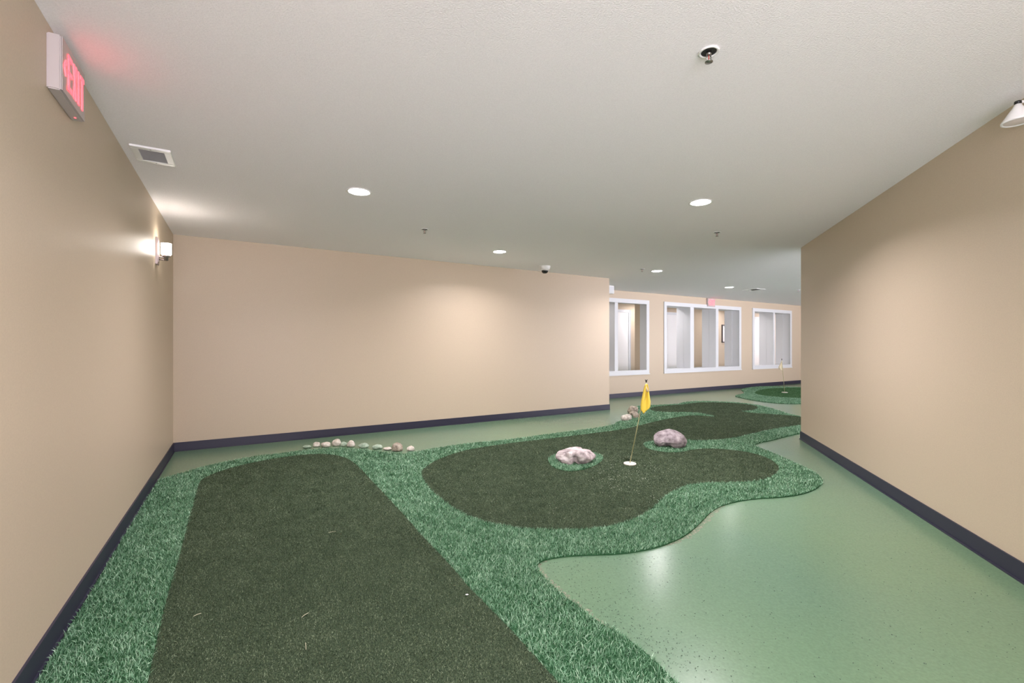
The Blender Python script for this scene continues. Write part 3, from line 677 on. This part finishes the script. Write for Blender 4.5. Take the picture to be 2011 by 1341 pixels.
# ------------------------------------------------------------------ loose crumbs (nobody could count them)
def crumbs(name, pts, size, m, label, cat):
    bm = bmesh.new()
    for x, y, z in pts:
        s = size * random.uniform(.5, 1.3); mm = Matrix.Translation((x, y, z + s * .35)) @ Matrix.Rotation(random.random() * 6, 4, 'Z') @ Matrix.Diagonal((s * random.uniform(.6, 1.4), s * random.uniform(.5, 1), s * .6, 1))
        bmesh.ops.create_icosphere(bm, subdivisions=1, radius=.5, matrix=mm)
    return tag(obj(name, bm, m), label, cat, kind='stuff')
pts = []
while len(pts) < 420:
    k = random.random()
    if k < .55: x, y = random.gauss(1215, 48), random.gauss(935, 22)
    elif k < .8: x, y = random.gauss(1250, 60), random.gauss(918, 22)
    else: x, y = random.uniform(900, 1450), random.uniform(885, 1020)
    if y < 885: continue
    q = fl(x, y, .012)
    if inside(MID, np.array([q.x]), np.array([q.y]))[0] and not inside(COLLAR, np.array([q.x]), np.array([q.y]))[0]: pts.append((q.x, q.y, .0175))
crumbs('grit', pts, .0055, mat('pale_grit', (.62, .66, .52), .7), 'pale grit scattered on the middle putting green around the yellow flag', 'grit')
pts = []
edge = [(1054, 1113), (1081, 1150), (1137, 1193), (1174, 1224), (1254, 1273), (1310, 1325)]
while len(pts) < 900:
    k = random.random()
    if k < .35:
        i = random.randrange(len(edge) - 1); a, b_ = edge[i], edge[i + 1]; f = random.random()
        x = a[0] + (b_[0] - a[0]) * f + abs(random.gauss(0, 55)) + 6; y = a[1] + (b_[1] - a[1]) * f - random.uniform(0, 14)
    elif k < .5: x, y = random.uniform(1130, 1400), 1094 - (random.random() ** 2) * -90 - max(0, random.uniform(0, 1) * 0)
    else: x, y = random.uniform(1200, 2000), random.uniform(960, 1340)
    q = fl(x, y, 0)
    if not inside(OUT, np.array([q.x]), np.array([q.y]))[0] and (q - CR).dot(NR) > .05: pts.append((q.x, q.y, 0.0005))
crumbs('rubber_crumb', pts, .0042, mat('dark_rubber_crumb', (.07, .11, .08), .8), 'dark rubber crumbs strewn on the floor by the turf edge', 'crumbs')
bm = bmesh.new()
for (x0, y0, x1, y1) in ((592, 1212, 606, 1203), (645, 1046, 660, 1043), (380, 1210, 395, 1204), (600, 1262, 601, 1275)):
    a, b_ = fl(x0, y0, .0205), fl(x1, y1, .0205); tube(bm, [a, (a + b_) / 2 + Vector((0, 0, .002)), b_], .0012, 6)
tag(obj('straw', bm, mat('dry_straw', (.5, .48, .34), .8)), 'loose dry strands lying on the near putting lane', 'straw', kind='stuff')
bm = bmesh.new(); bmesh.ops.create_icosphere(bm, subdivisions=2, radius=.006); [setattr(v, 'co', Vector((v.co.x * 1.3, v.co.y * .7, max(0, v.co.z) * .5))) for v in bm.verts]
o = tag(obj('foil_scrap', bm, M['white']), 'tiny shiny white scrap at the right edge of the near lane', 'litter'); q = fl(917, 1170, .012); o.location = (q.x, q.y, .018)

def residue(label, path, wd, seed):
    bm = bmesh.new(); a, b_ = [], []
    P2 = [fl(x, y, 0) for x, y in path]; Q = []
    for i in range(len(P2) - 1):
        for k in range(14): Q.append(P2[i].lerp(P2[i + 1], k / 14))
    for i, q in enumerate(Q):
        t_ = (Q[min(i + 1, len(Q) - 1)] - Q[max(i - 1, 0)]).normalized(); nn = Vector((-t_.y, t_.x, 0)); f = max(0, math.sin(math.pi * i / (len(Q) - 1))) ** .5
        w = wd * f * (.7 + .7 * noise.noise((i * .21, seed, 0)) + .5 * noise.noise((i * .8, seed, 3)))
        a.append(bm.verts.new((q.x - nn.x * .03, q.y - nn.y * .03, .0006))); b_.append(bm.verts.new((q.x + nn.x * max(w, .002), q.y + nn.y * max(w, .002), .0006)))
    for i in range(len(Q) - 1): bm.faces.new((a[i], a[i + 1], b_[i + 1], b_[i]))
    return tag(obj('glue_residue', bm, M['glue']), label, 'residue', kind='stuff')
M['glue'] = mat('dusty_glue_film', (.33, .34, .24), .7)
_n, _l, _b = nodes(M['glue']); _g = _n.new('ShaderNodeNewGeometry'); _t = _n.new('ShaderNodeTexNoise'); _t.inputs['Scale'].default_value = 60; _t.inputs['Detail'].default_value = 6
_l.new(_g.outputs['Position'], _t.inputs['Vector']); _r = _n.new('ShaderNodeMapRange'); _r.inputs[1].default_value = .38; _r.inputs[2].default_value = .62; _r.inputs[3].default_value = .05; _r.inputs[4].default_value = .7
_l.new(_t.outputs['Fac'], _r.inputs[0]); _l.new(_r.outputs[0], _b.inputs['Alpha'])
residue('tan dusty film on the floor at the pointed notch of the turf', [(1075, 1101), (1056, 1106), (1055, 1116), (1066, 1134), (1084, 1152), (1108, 1172), (1140, 1194), (1178, 1225), (1220, 1247)], .04, 1)
residue('tan dusty film on the floor beneath the bulging turf edge', [(1425, 990), (1410, 997), (1394, 1008), (1374, 1030), (1352, 1050), (1325, 1064), (1300, 1074)], .045, 2)
